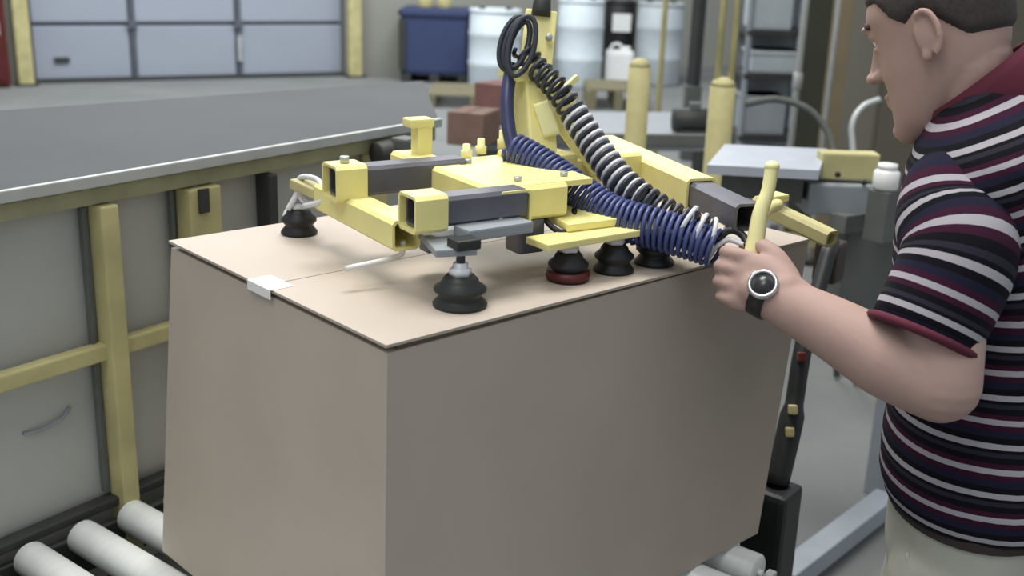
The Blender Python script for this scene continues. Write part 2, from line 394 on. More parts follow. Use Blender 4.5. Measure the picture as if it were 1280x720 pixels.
# main left beam and post
m0 = PZ(645, 262, 1.325); m1 = m0+LV*0.33
ltube('main_beam', m0, m1, YEL, 0.052)
pp = PZ(527, 196, 1.345)
po = MB().bar(pp-ZZ*0.03, pp+ZZ*0.052, 0.026, 0.026, 0.003, up=LU).build('upright', YEL, L)
MB().box(pp+ZZ*0.055-LU*0.006, (0.042, 0.03, 0.014), LAX, 0.003).build('cap', YEL, po)
# carriage between main beam and right beam
mc = V((0.475, 0.265, 1.318))
ltube('carriage_tube', m0+LV*0.045, m0+LV*0.045+LU*0.10, YEL, 0.048)
ltube('carriage_tube', m0+LV*0.20, m0+LV*0.20+LU*0.36, YEL, 0.044)
mb = MB().prism([(p.x, p.y) for p in (m0+LV*0.03+LU*0.02, m0+LV*0.03+LU*0.15, m0+LV*0.24+LU*0.17, m0+LV*0.24+LU*0.02)], 1.342, 1.350); mb.build('gusset_plate', YEL, L)
for a_, b_ in ((0.04, 0.06), (0.04, 0.2), (0.12, 0.06), (0.13, 0.2)):
    q = m0+LU*a_+LV*b_; q.z = 1.350; MB().lathe(q, [(0.006, 0), (0.006, 0.006), (0, 0.006)], 6).build('bolt', EDGE, L)
for q, l_ in ((PZ(583, 196, 1.352), 0.02), (PZ(601, 192, 1.352), 0.024), (PZ(628, 186, 1.352), 0.03)):
    MB().lathe(q, [(0.009, 0), (0.009, l_*0.5), (0.006, l_*0.55), (0.006, l_), (0, l_)], 12).build('hose_fitting', YELP, L)
# right beam reaching out to the operator
rB0, rB1 = PZ(752, 186, 1.312), PZ(876, 243, 1.312)
ltube('outer_beam', rB0, rB1, YEL, 0.05)
rd = (rB1-rB0).normalized()
rB2 = PZ(934, 272, 1.310)
ltube('inner_beam', rB1-rd*0.03, rB2, GRYT, 0.040)
eB0, eB1 = PZ(968, 262, 1.285), PZ(1040, 299, 1.262)
ltube('end_beam', PZ(946, 254, 1.285), eB1, YELB, 0.026)
MB().box(eB0+ZZ*0.02, (0.03, 0.03, 0.012), LAX, 0.003).build('stop_block', YEL, L)
# mast
mastb = V((mc.x, mc.y, 1.335)); mt = PD(664, 96, 1.80)
MB().box(mastb+ZZ*0.0, (0.10, 0.085, 0.05), LAX, 0.006).build('mast_base', YEL, L)
MB().bar(mastb, mt, 0.05, 0.05, 0.004, up=LU).build('mast', YEL, L)
MB().box(PD(655, 92, 1.79), (0.062, 0.06, 0.018), LAX, 0.004).build('collar', YELP, L)
pt0, pt1 = PD(668, 100, 1.80), PD(677, 14, 1.82)
plate = MB().bar(pt0, pt1, 0.052, 0.014, 0.003, up=-FW).build('lifting_plate', YEL, L)
sw = MB().cyl(PD(676, 20, 1.81), PD(679, -12, 1.82), 0.016, 0.013); sw.build('swivel', DARK, L)
eye = [PD(680, -18, 1.82)+RT*0.02*math.cos(a)+ZZ*0.02*math.sin(a) for a in [2*math.pi*k/20 for k in range(20)]]
MB().sweep(eye, 0.006, 8, True).build('lifting_eye', YEL, L)
tp = PD(680, -26, 1.82); MB().cyl(tp, V((tp.x+0.02, tp.y+0.02, 3.4)), 0.005, n=8).build('hoist_cable', EDGE, L)
MB().bar(PD(684, 112, 1.79), PD(756, 212, 1.80), 0.05, 0.018, 0.003, up=-FW).build('mast_brace', YEL, L)
MB().bar(PD(698, 118, 1.775), PD(722, 96, 1.785), 0.008, 0.01, 0.002).build('indicator_strip', YELP, L)
MB().bar(PD(676, 128, 1.76), PD(690, 170, 1.76), 0.028, 0.02, 0.004, up=-FW).build('valve_body', YELP, L)
for q in ((664, 40), (686, 48), (672, 74)):
    b_ = PD(*q, 1.80); MB().cyl(b_, b_-FW*0.012, 0.006, n=8).build('bolt', EDGE, plate)
# suction cups
def cup(x, y, r, m_, stem, label=None):
    m2 = MB(); b_ = V((x, y, TZ))
    m2.lathe(b_, [(r*0.2, 0.003), (r*0.98, 0.0), (r, 0.004), (r*0.78, 0.012), (r*0.74, 0.015), (r*0.96, 0.021), (r*0.96, 0.025), (r*0.70, 0.032), (r*0.66, 0.036), (r*0.5, 0.042), (0, 0.042)], 22)
    o = m2.build('suction_cup', m_, L)
    if label: o['label'] = label
    MB().lathe(b_+ZZ*0.040, [(0.015, 0), (0.015, 0.010), (0.010, 0.011), (0.010, 0.018), (0, 0.018)], 6).build('cup_fitting', CLR, o)
    MB().cyl(b_+ZZ*0.050, b_+ZZ*stem, 0.006, n=10).build('stem', DARK, o)
    return o
c1 = cup(0.160, 0.064, 0.036, BLKG, 0.078)
brk = MB().bar(V((0.150, 0.060, 1.293)), V((0.215, 0.205, 1.293)), 0.055, 0.010, 0.002); brk.build('cup_bracket', GREYM, L)
MB().bar(V((0.185, 0.095, 1.306)), V((0.29, 0.085, 1.306)), 0.038, 0.016, 0.003).build('cup_bracket', GREYM, L)
MB().box(V((0.165, 0.064, 1.303)), (0.035, 0.03, 0.014), LAX, 0.003).build('locking_nut', BLKG, L)
c2 = cup(0.182, 0.498, 0.029, BLK, 0.085)
MB().bar(V((0.182, 0.50, 1.302)), b1e-LV*0.02, 0.03, 0.016, 0.003).build('cup_bracket', YELB, L)
def ring(c, r, th, ax, ay, m_, par, name):
    pts = [V(c)+ax*r*math.cos(2*math.pi*k/24)+ay*r*math.sin(2*math.pi*k/24) for k in range(24)]
    MB().sweep(pts, th, 8, True).build(name, m_, par)
ring(PZ(369, 272, 1.245), 0.016, 0.0045, RT, UP, CLR, c2, 'hose_clip')
ring(PZ(388, 240, 1.29), 0.018, 0.004, RT, UP, CLR, c2, 'hose_clip')
MB().sweep(catmull([PZ(360, 262, 1.262), PZ(372, 240, 1.29), PZ(376, 222, 1.312), PZ(398, 226, 1.318), PZ(404, 250, 1.295), PZ(380, 258, 1.275)], 8), 0.0045, 8).build('clip_hose', CLR, c2)
for x, y, lab in ((0.357, 0.066, 'black suction cup with a dark red lower lip'), (0.442, 0.058, None), (0.522, 0.050, None)):
    o = cup(x, y, 0.030, BLK, 0.058, lab)
    if lab: MB().lathe(V((x, y, TZ+0.003)), [(0.0305, 0), (0.0315, 0.004), (0.0305, 0.011)], 22).build('red_lip', RED, o)
MB().bar(V((0.30, 0.072, 1.279)), V((0.565, 0.047, 1.279)), 0.052, 0.010, 0.002).build('cup_rail', YEL, L)
MB().bar(V((0.415, 0.07, 1.290)), V((0.445, 0.25, 1.306)), 0.10, 0.012, 0.003).build('rail_arm', YEL, L)
MB().box(PZ(656, 292, 1.275), (0.042, 0.04, 0.05), LAX, 0.004).build('valve_block', GRYT, L)
MB().box(PZ(545, 300, 1.27), (0.04, 0.03, 0.03), LAX, 0.004).build('valve_block', GRYT, L)
MB().sweep(catmull([PZ(504, 302, 1.283), PZ(501, 318, 1.262), PZ(478, 326, 1.256), PZ(432, 336, 1.250)], 8), 0.0042, 8).build('white_rod', WHT, L)
# plain hoses
MB().sweep(catmull([PD(668, 205, 1.70), PD(670, 240, 1.64), PD(680, 272, 1.60), PD(700, 290, 1.585), PD(716, 284, 1.60), PD(718, 262, 1.64)], 8), 0.0042, 8).build('thin_hose', BLK, L)
MB().sweep(catmull([PD(640, 82, 1.78), PD(634, 120, 1.76), PD(636, 160, 1.75), PD(644, 196, 1.74)], 8), 0.011, 10).build('air_hose', NAVY, L)
for k, (a_, b_) in enumerate(((0.022, 0.043), (0.018, 0.040), (0.014, 0.036), (0.020, 0.046))):
    c_ = PD(643+k*3, 54+k, 1.77-k*0.008); pts = [c_+RT*(a_*math.cos(q)+0.010*math.sin(q))+UP*b_*math.sin(q) for q in [2*math.pi*j/32 for j in range(32)]]
    MB().sweep(pts, 0.0045, 8, True).build('hose_loop', DRKH, L)
# coiled hoses
pA = [PD(652, 60, 1.77), PD(672, 86, 1.76), PD(700, 116, 1.74), PD(736, 172, 1.72), PD(776, 226, 1.69), PD(830, 268, 1.65), PD(885, 296, 1.62)]
MB().sweep(helix(pA, lambda s: 0.016+0.009*s, 0.0155), 0.0038, 6).build('coiled_hose', DRKH, L)['label'] = 'charcoal coiled hose'
pB = [PD(716, 142, 1.735), PD(742, 180, 1.72), PD(778, 228, 1.69), PD(808, 254, 1.67)]
MB().sweep(helix(pB, 0.021, 0.0155, 2.6), 0.0038, 6).build('coiled_hose', CLR, L)['label'] = 'pale coil painting the highlights on the charcoal hose'  # added pale strand stands for highlights on the charcoal coil
pC = [PD(640, 184, 1.73), PD(676, 206, 1.71), PD(720, 240, 1.68), PD(764, 270, 1.655), PD(820, 286, 1.63), PD(872, 302, 1.61), PD(896, 312, 1.60)]
MB().sweep(helix(pC, lambda s: 0.022+0.005*math.sin(3.1*s)+0.004*s, 0.0092), 0.0037, 6).build('coiled_hose', BLUEH, L)['label'] = 'blue coiled hose'
pD = [PD(850, 272, 1.62), PD(876, 290, 1.61), PD(902, 300, 1.605)]
MB().sweep(helix(pD, 0.026, 0.020, 1.0), 0.0036, 6).build('coiled_hose', CLR, L)['label'] = 'pale open coil beside the hand'
MB().sweep(catmull([PD(896, 300, 1.605), PD(912, 288, 1.60), PD(928, 294, 1.59), PD(936, 312, 1.575)], 8), 0.0055, 8).build('handle_cable', BLK, L)
MB().sweep(catmull([PD(882, 330, 1.595), PD(892, 312, 1.60), PD(910, 300, 1.60), PD(930, 306, 1.58)], 8), 0.004, 8).build('handle_cable', CLR, L)
# control handle
hp = [PD(922, 376, 1.575), PD(931, 345, 1.572), PD(943, 308, 1.57), PD(950, 268, 1.57), PD(960, 238, 1.57), PD(965, 208, 1.57)]
hb = MB(); hb.sweep(catmull(hp, 8), [0.0125]*17+[0.0125-0.003*min(1, k/14) for k in range(24)], 12); hdl = hb.build('control_handle', YELP, L)
MB().sweep(catmull([PD(947, 288, 1.57), PD(957, 264, 1.60), PD(972, 256, 1.66)], 8), 0.009, 10).build('handle_bracket', YEL, hdl)
MB().ball(PD(965, 208, 1.57), (0.011, 0.011, 0.008)).build('lever_tip', YELP, hdl)

# ================================================================== BLACK END STOP BEHIND THE CARTON
e = [PD(1040, 300, 2.22), PD(1006, 425, 2.16), PD(990, 520, 2.14), PD(970, 606, 2.12)]
t = thing('end_stop_stand', (e[3].x, e[3].y, 0), 'black leaning stand with caution stickers behind the right end of the carton', 'stand')
MB().sweep(catmull(e, 6), [0.016]*6+[0.018]*6+[0.024]*7, 10).build('leaning_post', BLK, t)
MB().box((e[3].x-0.005, e[3].y, e[3].z/2), (0.085, 0.085, e[3].z), CAX, 0.012).build('pedestal', BLK, t)
MB().box((e[3].x, e[3].y, 0.012), (0.2, 0.2, 0.024), CAX, 0.005).build('base_plate', DARK, t)
MB().box(PD(1037, 326, 2.28), (0.055, 0.05, 0.085), CAX, 0.008).build('motor', mat('dark_brown_steel', (52, 38, 30), 0.5), t)
for q, m_ in (((991, 512, 2.115), YELB), ((987, 540, 2.115), YELB), ((1002, 446, 2.13), RED)):
    MB().box(PD(*q), (0.016, 0.018, 0.016), (RT, UP, FW), 0.003).build('caution_sticker', m_, t)

# ================================================================== PACKING MACHINE ON THE RIGHT
t = thing('packing_machine', (2.1, 0.75, 0), 'grey steel packing machine frame behind the operator with a yellow block on top', 'machine')
def xy(*a): p = PZ(*a); return (p.x, p.y)
MB().prism([xy(884, 206, 1.13), xy(906, 180, 1.13), xy(1034, 186, 1.13), xy(1024, 213, 1.13)], 1.105, 1.13).build('tray', SILV, t)
MB().prism([xy(902, 222, 1.07), xy(918, 204, 1.07), xy(1010, 208, 1.07), xy(1004, 232, 1.07)], 1.02, 1.104).build('tray_support', GREYD, t)
hx = (V((RT.x, RT.y, 0)).normalized(), V((-RT.y, RT.x, 0)).normalized(), ZZ)
MB().box(PD(1050, 244, 3.1), (0.215, 0.14, 0.085), hx, 0.006).build('housing', GREYM, t)
MB().box(PD(1098, 262, 3.08), (0.06, 0.12, 0.05), hx, 0.006).build('housing', GREYM, t)
yb = MB().box(PD(1059, 206, 3.06), (0.158, 0.06, 0.072), hx, 0.006).build('yellow_block', YELB, t)
for q in ((1047, 218, 3.02), (1080, 228, 3.02)): b_ = PD(*q); MB().cyl(b_, b_-hx[1]*0.006, 0.008, n=10).build('bolt_hole', DARK, yb)
MB().box(PD(1078, 330, 3.15), (0.14, 0.10, 0.28), hx, 0.008).build('motor_cover', GREYD, t)
MB().tube_sq(PD(962, 300, 3.0), PD(1040, 300, 3.1), 0.04, 0.04).build('cross_rail', YELB, t)
lg = PZ(1094, 616, 0.0)
for q in (lg, lg+V((-0.15, 0.55, 0)), lg+V((0.5, 0.1, 0))):
    MB().bar(V((q.x, q.y, 0)), V((q.x, q.y, 1.0)), 0.055, 0.055, 0.004, up=V((1, 0, 0))).build('leg', GREYM, t)
b0 = PZ(1108, 626, 0.06); b1_ = PZ(978, 726, 0.06)
MB().bar(b0, b1_, 0.07, 0.06, 0.004).build('bottom_beam', GREYM, t)
MB().bar(lg+V((0, 0, 0.93)), lg+V((-0.5, -0.05, 0.98)), 0.05, 0.05).build('top_rail', GREYD, t)
MB().bar(lg+V((0, 0, 0.93)), lg+V((0.5, 0.1, 0.93)), 0.05, 0.05).build('top_rail', GREYD, t)
b_ = PD(1108, 222, 2.9); t2 = thing('plastic_jar', b_-ZZ*0.03, 'small white jar beside the yellow block on the packing machine', 'jar')
MB().lathe(b_-ZZ*0.03, [(0.0, 0), (0.03, 0), (0.033, 0.006), (0.033, 0.045), (0.024, 0.052), (0, 0.052)], 20).build('body', WHT, t2)
MB().lathe(b_+ZZ*0.022, [(0.025, 0), (0.025, 0.014), (0.0, 0.015)], 20).build('lid', WHT, t2)
MB().bar(V((b_.x, b_.y, b_.z-0.032)), V((b_.x, b_.y, 0.95)), 0.06, 0.06, up=V((1, 0, 0))).build('jar_pedestal', GREYD, t)

# ================================================================== MIDDLE DISTANCE
t = thing('steel_table', (3.2, 2.9, 0), 'long low grey steel table behind the lifting frame', 'table')
poly = [xy(600, 176, 0.85), xy(596, 140, 0.85), xy(890, 140, 0.85), xy(905, 178, 0.85)]
MB().prism(poly, 0.81, 0.85).build('table_top', GREYM, t)
ctr = V((sum(p[0] for p in poly)/4, sum(p[1] for p in poly)/4, 0))
for p in poly: q = V((p[0], p[1], 0)).lerp(ctr, 0.08); MB().bar(q, q+ZZ*0.81, 0.06, 0.06, up=V((1, 0, 0))).build('leg', GREYD, t)
e1 = V((poly[0][0], poly[0][1], 0.86)); e2 = V((poly[3][0], poly[3][1], 0.86))
MB().bar(e1, e2, 0.03, 0.05).build('edge_rail', GREYD, t)
def carton(px, py, z, sx, sy, sz, yaw, m_, label, cat='carton'):
    p = PZ(px, py, z); ax = (V((math.cos(yaw), math.sin(yaw), 0)), V((-math.sin(yaw), math.cos(yaw), 0)), ZZ)
    r_ = thing('small_carton', p, label, cat)
    MB().box(p+ZZ*sz/2, (sx, sy, sz), ax, 0.004).build('body', m_, r_)
    MB().box(p+ZZ*(sz+0.001)+ax[1]*sy*0.0, (sx*1.0, 0.03, 0.002), ax, 0).build('sealing_tape', CARDE, r_)
    for k in (-1, 1): MB().box(p+ZZ*(sz+0.003)+ax[1]*k*sy*0.26, (sx, sy*0.46, 0.004), ax, 0.001).build('flap', m_, r_)
carton(592, 178, 0.86, 0.20, 0.16, 0.13, 0.5, CARDB, 'dull brown carton on the steel table left of the yellow mast')
carton(620, 150, 0.86, 0.16, 0.14, 0.17, 0.2, mat('reddish_cardboard', (126, 88, 84), 0.9), 'reddish carton on the steel table behind the mast')
p = PZ(866, 166, 0.85); t = thing('electric_motor', p, 'small dark electric motor on the far grey table', 'motor')
MB().cyl(p+V((-0.08, 0.06, 0.06)), p+V((0.06, -0.06, 0.06)), 0.055, n=18).build('housing', DARK, t)
MB().box(p+V((0, 0, 0.01)), (0.14, 0.12, 0.02), hx, 0.003).build('foot', DARK, t)
MB().box(p+V((0, 0, 0.125)), (0.05, 0.05, 0.03), hx, 0.004).build('terminal_box', GREYD, t)

def stand_post(px, topy, dep, wid, label, name='yellow_bollard', poles=()):
    tp_ = PD(px, topy, dep); b_ = V((tp_.x, tp_.y, 0)); r_ = thing(name, b_, label, 'post')
    MB().cyl(b_, tp_, wid/2, n=20).build('post', YELB, r_)
    MB().lathe(tp_-ZZ*0.005, [(wid/2*0.98, 0), (wid/2*0.8, 0.02), (wid/2*0.4, 0.032), (0, 0.034)], 20).build('cap', YELB, r_)
    MB().box(b_+ZZ*0.008, (wid*1.8, wid*1.8, 0.016), hx, 0.003).build('base_plate', DARK, r_)
    for q in poles: MB().cyl(tp_+hx[0]*q-ZZ*0.02, tp_+hx[0]*q+ZZ*1.6, wid*0.13, n=10).build('pole', YELB, r_)
stand_post(800, 82, 4.3, 0.086, 'short thick yellow bollard just right of the yellow mast')
stand_post(904, 106, 4.2, 0.097, 'yellow stand with two thin poles rising from it', 'twin_pole_stand', (-0.004-0.02, 0.028))
p = PD(823, 130, 8.5); t = thing('thin_pole', (p.x, p.y, 0), 'thin pale yellow pole in front of the grey drum', 'pole')
MB().cyl((p.x, p.y, 0), (p.x, p.y, 2.6), 0.022, n=10).build('pole', YELB, t); MB().box((p.x, p.y, 0.01), (0.16, 0.16, 0.02), hx, 0.003).build('base_plate', DARK, t)
p = PD(867, 100, 9.0); t = thing('dark_pole', (p.x, p.y, 0), 'dark steel pole right of the grey drum', 'pole')
MB().bar((p.x, p.y, 0), (p.x, p.y, 2.8), 0.08, 0.08, up=V((1, 0, 0))).build('pole', DARK, t); MB().box((p.x, p.y, 0.3), (0.13, 0.13, 0.6), hx, 0.01).build('sleeve', GREYD, t)

# columns, rack and cabinet on the right
def column(px, dep, wid, m_, name, label, h=3.2):
    p = PD(px, 90, dep); r_ = thing(name, (p.x, p.y, 0), label, 'column')
    x, y = hx[0], hx[1]; b_ = V((p.x, p.y, 0))
    m2 = MB(); m2.box(b_+ZZ*h/2-y*wid*0.35, (wid, wid*0.12, h), hx, 0.004); m2.box(b_+ZZ*h/2+y*wid*0.35, (wid, wid*0.12, h), hx, 0.004); m2.box(b_+ZZ*h/2, (wid*0.2, wid*0.7, h), hx, 0)
    m2.build('beam', m_, r_); MB().box(b_+ZZ*0.015, (wid*1.6, wid*1.4, 0.03), hx, 0.005).build('base_plate', DARK, r_)
    return r_, b_
r_, b_ = column(1015, 6.6, 0.16, OLIVE, 'olive_column', 'dark olive steel column behind the packing machine')
r_, b_ = column(1056, 6.0, 0.165, BROWN, 'brown_column', 'tan brown steel column between the olive column and the operator')
MB().cyl(b_-hx[0]*0.09-hx[1]*0.06, b_-hx[0]*0.09-hx[1]*0.06+ZZ*2.4, 0.014, n=10).build('lit_edge', EDGE, r_)  # pale rod paints the lit left edge of the brown column
p = PD(998, 90, 6.2); t = thing('pale_pipe', (p.x, p.y, 0), 'pale vertical pipe left of the olive column', 'pipe')
MB().cyl((p.x, p.y, 0), (p.x, p.y, 2.8), 0.018, n=12).build('pipe', EDGE, t); MB().cyl((p.x, p.y, 0.93), (p.x, p.y, 1.02), 0.026, n=12).build('coupling', EDGE, t)
p = PD(963, 90, 7.6); b_ = V((p.x, p.y, 0)); t = thing('storage_rack', b_, 'grey storage rack with dark shelves right of the twin yellow poles', 'rack')
for a_ in (-0.21, 0.2):
    for d in (-0.2, 0.2): MB().bar(b_+hx[0]*a_+hx[1]*d, b_+hx[0]*a_+hx[1]*d+ZZ*2.2, 0.03, 0.03, up=V((1, 0, 0))).build('upright', GREYM, t)
for z in (0.45, 0.86, 1.14, 1.62): MB().box(b_+ZZ*z, (0.45, 0.44, 0.035), hx, 0.003).build('shelf', DARK, t)
MB().box(b_+hx[1]*0.2+ZZ*1.1, (0.42, 0.01, 2.1), hx, 0.002).build('back_panel', GREYM, t)
for a_, z, sx, sz, m_, lab in ((-0.06, 1.1575, 0.26, 0.3, DRUMG, 'pale grey tote on the upper shelf of the storage rack'), (0.0, 0.8775, 0.34, 0.15, DRUMG, 'pale flat tote on the middle shelf of the storage rack'), (-0.05, 0.4675, 0.28, 0.26, GREYM, 'grey tote on the low shelf of the storage rack')):
    q = b_+hx[0]*a_+ZZ*z-hx[1]*0.02; r_ = thing('tote_bin', q, lab, 'bin')
    MB().box(q+ZZ*sz/2, (sx, 0.32, sz), hx, 0.02).build('body', m_, r_); MB().box(q+ZZ*(sz-0.015), (sx+0.02, 0.34, 0.03), hx, 0.008).build('rim', m_, r_)
p = PD(1195, 120, 5.2); b_ = V((p.x, p.y, 0)); t = thing('control_cabinet', b_, 'tall drab control cabinet behind the operator', 'cabinet')
MB().box(b_+ZZ*1.05, (0.9, 0.5, 2.1), hx, 0.012).build('body', DRAB, t)
for a_ in (-0.22, 0.22):
    o = MB().box(b_+hx[0]*a_-hx[1]*0.256+ZZ*1.05, (0.42, 0.02, 2.0), hx, 0.006).build('door', DRAB, t)
    MB().box(b_+hx[0]*(a_*0.25)-hx[1]*0.275+ZZ*1.1, (0.02, 0.02, 0.12), hx, 0.004).build('handle', DARK, o)
MB().box(b_-hx[0]*0.40-hx[1]*0.28+ZZ*1.34, (0.07, 0.06, 0.16), hx, 0.008).build('switch_box', GREYM, t)
hs = tag(MB().sweep(catmull([PD(932, 130, 4.4), PD(968, 124, 4.4), PD(1004, 133, 4.4), PD(1026, 152, 4.4), PD(1040, 182, 4.4), PD(1046, 240, 4.4), PZ(1046, 470, 0.014)], 10), 0.014, 10).build('arched_hose', GREYD), 'dark grey hose arching over the silver tray', 'hose')
hs = tag(MB().sweep(catmull([PD(1100, 124, 4.2), PD(1078, 134, 4.2), PD(1065, 156, 4.2), PD(1066, 190, 4.2), PD(1070, 300, 4.2), PZ(1070, 480, 0.012)], 10), 0.012, 10).build('pale_hose', EDGE), 'pale hose bending down beside the operator\'s chin', 'hose')

# ================================================================== FAR STORES: BIN, DRUMS, PALLETS
def pallet(px, py, wx, dy, label, h=0.14):
    p = PZ(px, py, 0); r_ = thing('wooden_pallet', p, label, 'pallet')
    n = 6; w1 = dy/n*0.72
    for i in range(n): MB().box(p+hx[1]*(dy*((i+0.5)/n-0.5))+ZZ*(h-0.011), (wx, w1, 0.022), hx, 0.003).build('board', WOOD, r_)
    for a_ in (-0.46, 0, 0.46): MB().box(p+hx[0]*a_*wx+ZZ*(h-0.022)/2, (0.09, dy, h-0.022), hx, 0.004).build('runner', WOOD, r_)
    return p
pallet(594, 128, 0.95, 1.0, 'worn wooden pallet on the floor in front of the blue bin')
pp_ = pallet(768, 131, 0.60, 0.9, 'olive brown wooden pallet on the floor in front of the white jug', 0.22)
p = PZ(543, 103, 0)+hx[1]*0.3; t = thing('bulk_bin', p, 'blue plastic bulk bin near the back wall', 'bin')
sx, sy, sz = 0.80, 0.7, 0.74
mb = MB(); z0 = 0.1
for a_, b_, u_, v_ in ((0, -1, sx, 0.04), (0, 1, sx, 0.04), (-1, 0, 0.04, sy), (1, 0, 0.04, sy)):
    mb.box(p+hx[0]*a_*(sx/2-0.02)+hx[1]*b_*(sy/2-0.02)+ZZ*(z0+sz/2), (u_, v_, sz), hx, 0.008)
mb.box(p+ZZ*(z0+0.02), (sx, sy, 0.04), hx, 0.005); mb.build('body', BLUEB, t)
mb = MB()
for a_, b_, u_, v_ in ((0, -1, sx+0.06, 0.05), (0, 1, sx+0.06, 0.05), (-1, 0, 0.05, sy+0.06), (1, 0, 0.05, sy+0.06)): mb.box(p+hx[0]*a_*(sx/2+0.005)+hx[1]*b_*(sy/2+0.005)+ZZ*(z0+sz-0.03), (u_, v_, 0.06), hx, 0.01)
mb.build('rim', BLUEB, t)
for a_ in (-0.34, 0, 0.34): MB().box(p+hx[0]*a_*1.0+ZZ*0.05, (0.12, sy, 0.1), hx, 0.008).build('foot', DARK, t)
MB().box(p-hx[0]*(sx/2+0.012)+ZZ*(z0+0.33), (0.03, sy*0.9, 0.6), hx, 0.008).build('side_rib', DARK, t)
MB().box(p-hx[0]*(sx/2-0.03)-hx[1]*(sy/2+0.012)+ZZ*(z0+0.33), (0.07, 0.03, 0.6), hx, 0.008).build('side_rib', DARK, t)
MB().box(p+ZZ*(z0+sz+0.005), (sx-0.02, sy-0.02, 0.03), hx, 0.008).build('lid', BLUEB, t)
for a_, lab in ((-0.14, 'small yellow canister on the blue bin, the left one'), (0.09, 'small yellow canister on the blue bin, the right one')):
    q = p+hx[0]*a_+ZZ*(z0+sz+0.02); r_ = thing('yellow_canister', q, lab, 'canister', 'canisters on the blue bin')
    MB().lathe(q, [(0, 0), (0.085, 0), (0.09, 0.01), (0.09, 0.13), (0.06, 0.16), (0, 0.16)], 18).build('body', YELB, r_)
    MB().cyl(q+ZZ*0.15, q+ZZ*0.2, 0.035, n=12).build('cap', DARK, r_)
def drum(px, py, r, h, m_, label, name='plastic_drum'):
    p = PZ(px, py, 0); r_ = thing(name, p, label, 'drum')
    MB().lathe(p, [(0, 0), (r*0.9, 0), (r*0.96, 0.03), (r*0.97, h*0.28), (r, h*0.30), (r, h*0.34), (r*0.97, h*0.36), (r*0.97, h*0.64), (r, h*0.66), (r, h*0.70), (r*0.97, h*0.72), (r*0.95, h*0.93), (r*0.86, h*0.97), (0, h*0.97)], 32).build('body', m_, r_)
    ring(p+ZZ*h*0.955, r*0.93, 0.022, V((1, 0, 0)), V((0, 1, 0)), m_, r_, 'rim')
    for k in (-1, 1): MB().cyl(p+hx[0]*k*r*0.5+ZZ*h*0.965, p+hx[0]*k*r*0.5+ZZ*h, 0.04, n=12).build('bung', DARK, r_)
    return r_, p
drum(617, 111, 0.305, 0.93, DRUM, 'white plastic drum directly right of the blue bin')
drum(722, 108, 0.28, 1.05, DRUM, 'white plastic drum directly right of the yellow mast')
drum(820, 105, 0.29, 1.02, DRUMG, 'greyish plastic drum behind the yellow bollard')
r_, p = drum(771, 99, 0.21, 1.0, BLK, 'black drum with a white label between two pale drums', 'black_drum')
MB().box(p-hx[1]*0.212+ZZ*0.72, (0.23, 0.012, 0.22), hx, 0.003).build('paper_label', WHT, r_)
p = PZ(772, 108, 0); t = thing('plastic_jug', p, 'white plastic jug standing in front of the black drum', 'jug')
MB().box(p+ZZ*0.22, (0.34, 0.24, 0.44), hx, 0.05).build('body', WHT, t)
MB().lathe(p+ZZ*0.43+hx[0]*0.08, [(0.05, 0), (0.05, 0.05), (0, 0.055)], 14).build('cap', WHT, t)
MB().sweep(catmull([p+ZZ*0.43-hx[0]*0.12, p+ZZ*0.50-hx[0]*0.08, p+ZZ*0.50, p+ZZ*0.43+hx[0]*0.03], 6), 0.018, 8).build('handle', WHT, t)

# ================================================================== THE OPERATOR
PB = V((0.83, -0.35, 0)); FD = V((-0.45, 0.89, 0)).normalized(); LD = V((-FD.y, FD.x, 0))
def bp(f, l, z): return PB+FD*f+LD*l+V((0, 0, z))
man = thing('person', PB, 'person in a dark striped polo shirt and khaki trousers gripping the yellow handle', 'person')
NS = 28
def ell(c, hd, hw, x=FD, y=LD, n=NS, p=2.0, tilt=None):
    out = []
    for k in range(n):
        a = 2*math.pi*k/n; ca, sa = math.cos(a), math.sin(a)
        out.append(c+x*hd*math.copysign(abs(ca)**(2/p), ca)+y*hw*math.copysign(abs(sa)**(2/p), sa))
    return out
def limb(mb, pts, rad, n=16, sub=5):
    P = catmull(pts, sub); R_ = []
    for i in range(len(rad)-1): R_ += [rad[i]+(rad[i+1]-rad[i])*k/sub for k in range(sub)]
    R_.append(rad[-1])
    mb.ball(P[0], (R_[0],)*3, n=n, m=8); mb.ball(P[-1], (R_[-1],)*3, n=n, m=8); mb.sweep(P, R_, n)
SHL = PD(1203, 200, 1.45); ELL = PD(1176, 480, 1.42); WRL = PD(948, 362, 1.54)
SHR = bp(0.09, -0.20, 1.42); ELR = bp(0.05, -0.25, 1.14); WRR = bp(-0.03, -0.24, 0.90)
body = MB()
tor = [(0.0, 0.0, 0.80, 0.095, 0.135), (0.0, 0.0, 0.90, 0.105, 0.150), (0.012, -0.003, 1.02, 0.105, 0.145), (0.03, -0.01, 1.18, 0.10, 0.150), (0.042, -0.016, 1.32, 0.098, 0.155), (0.040, -0.02, 1.40, 0.078, 0.135), (0.045, -0.02, 1.45, 0.060, 0.08)]
body.rings([ell(bp(f, l, z), d, w_) for f, l, z, d, w_ in tor])
limb(body, [bp(0.055, 0.06, 1.36), SHL-ZZ*0.07, (SHL+ELL)/2+FD*0.005, ELL], [0.05, 0.050, 0.052, 0.05], 24)
fa = (WRL-ELL)
limb(body, [ELL, ELL+fa*0.28-ZZ*0.004, ELL+fa*0.62, WRL], [0.050, 0.051, 0.041, 0.030], 28, 8)
limb(body, [bp(0.085, -0.10, 1.39), SHR-ZZ*0.03, (SHR+ELR)/2, ELR], [0.05, 0.050, 0.05, 0.045]); limb(body, [ELR, (ELR+WRR)/2, WRR], [0.045, 0.04, 0.028])
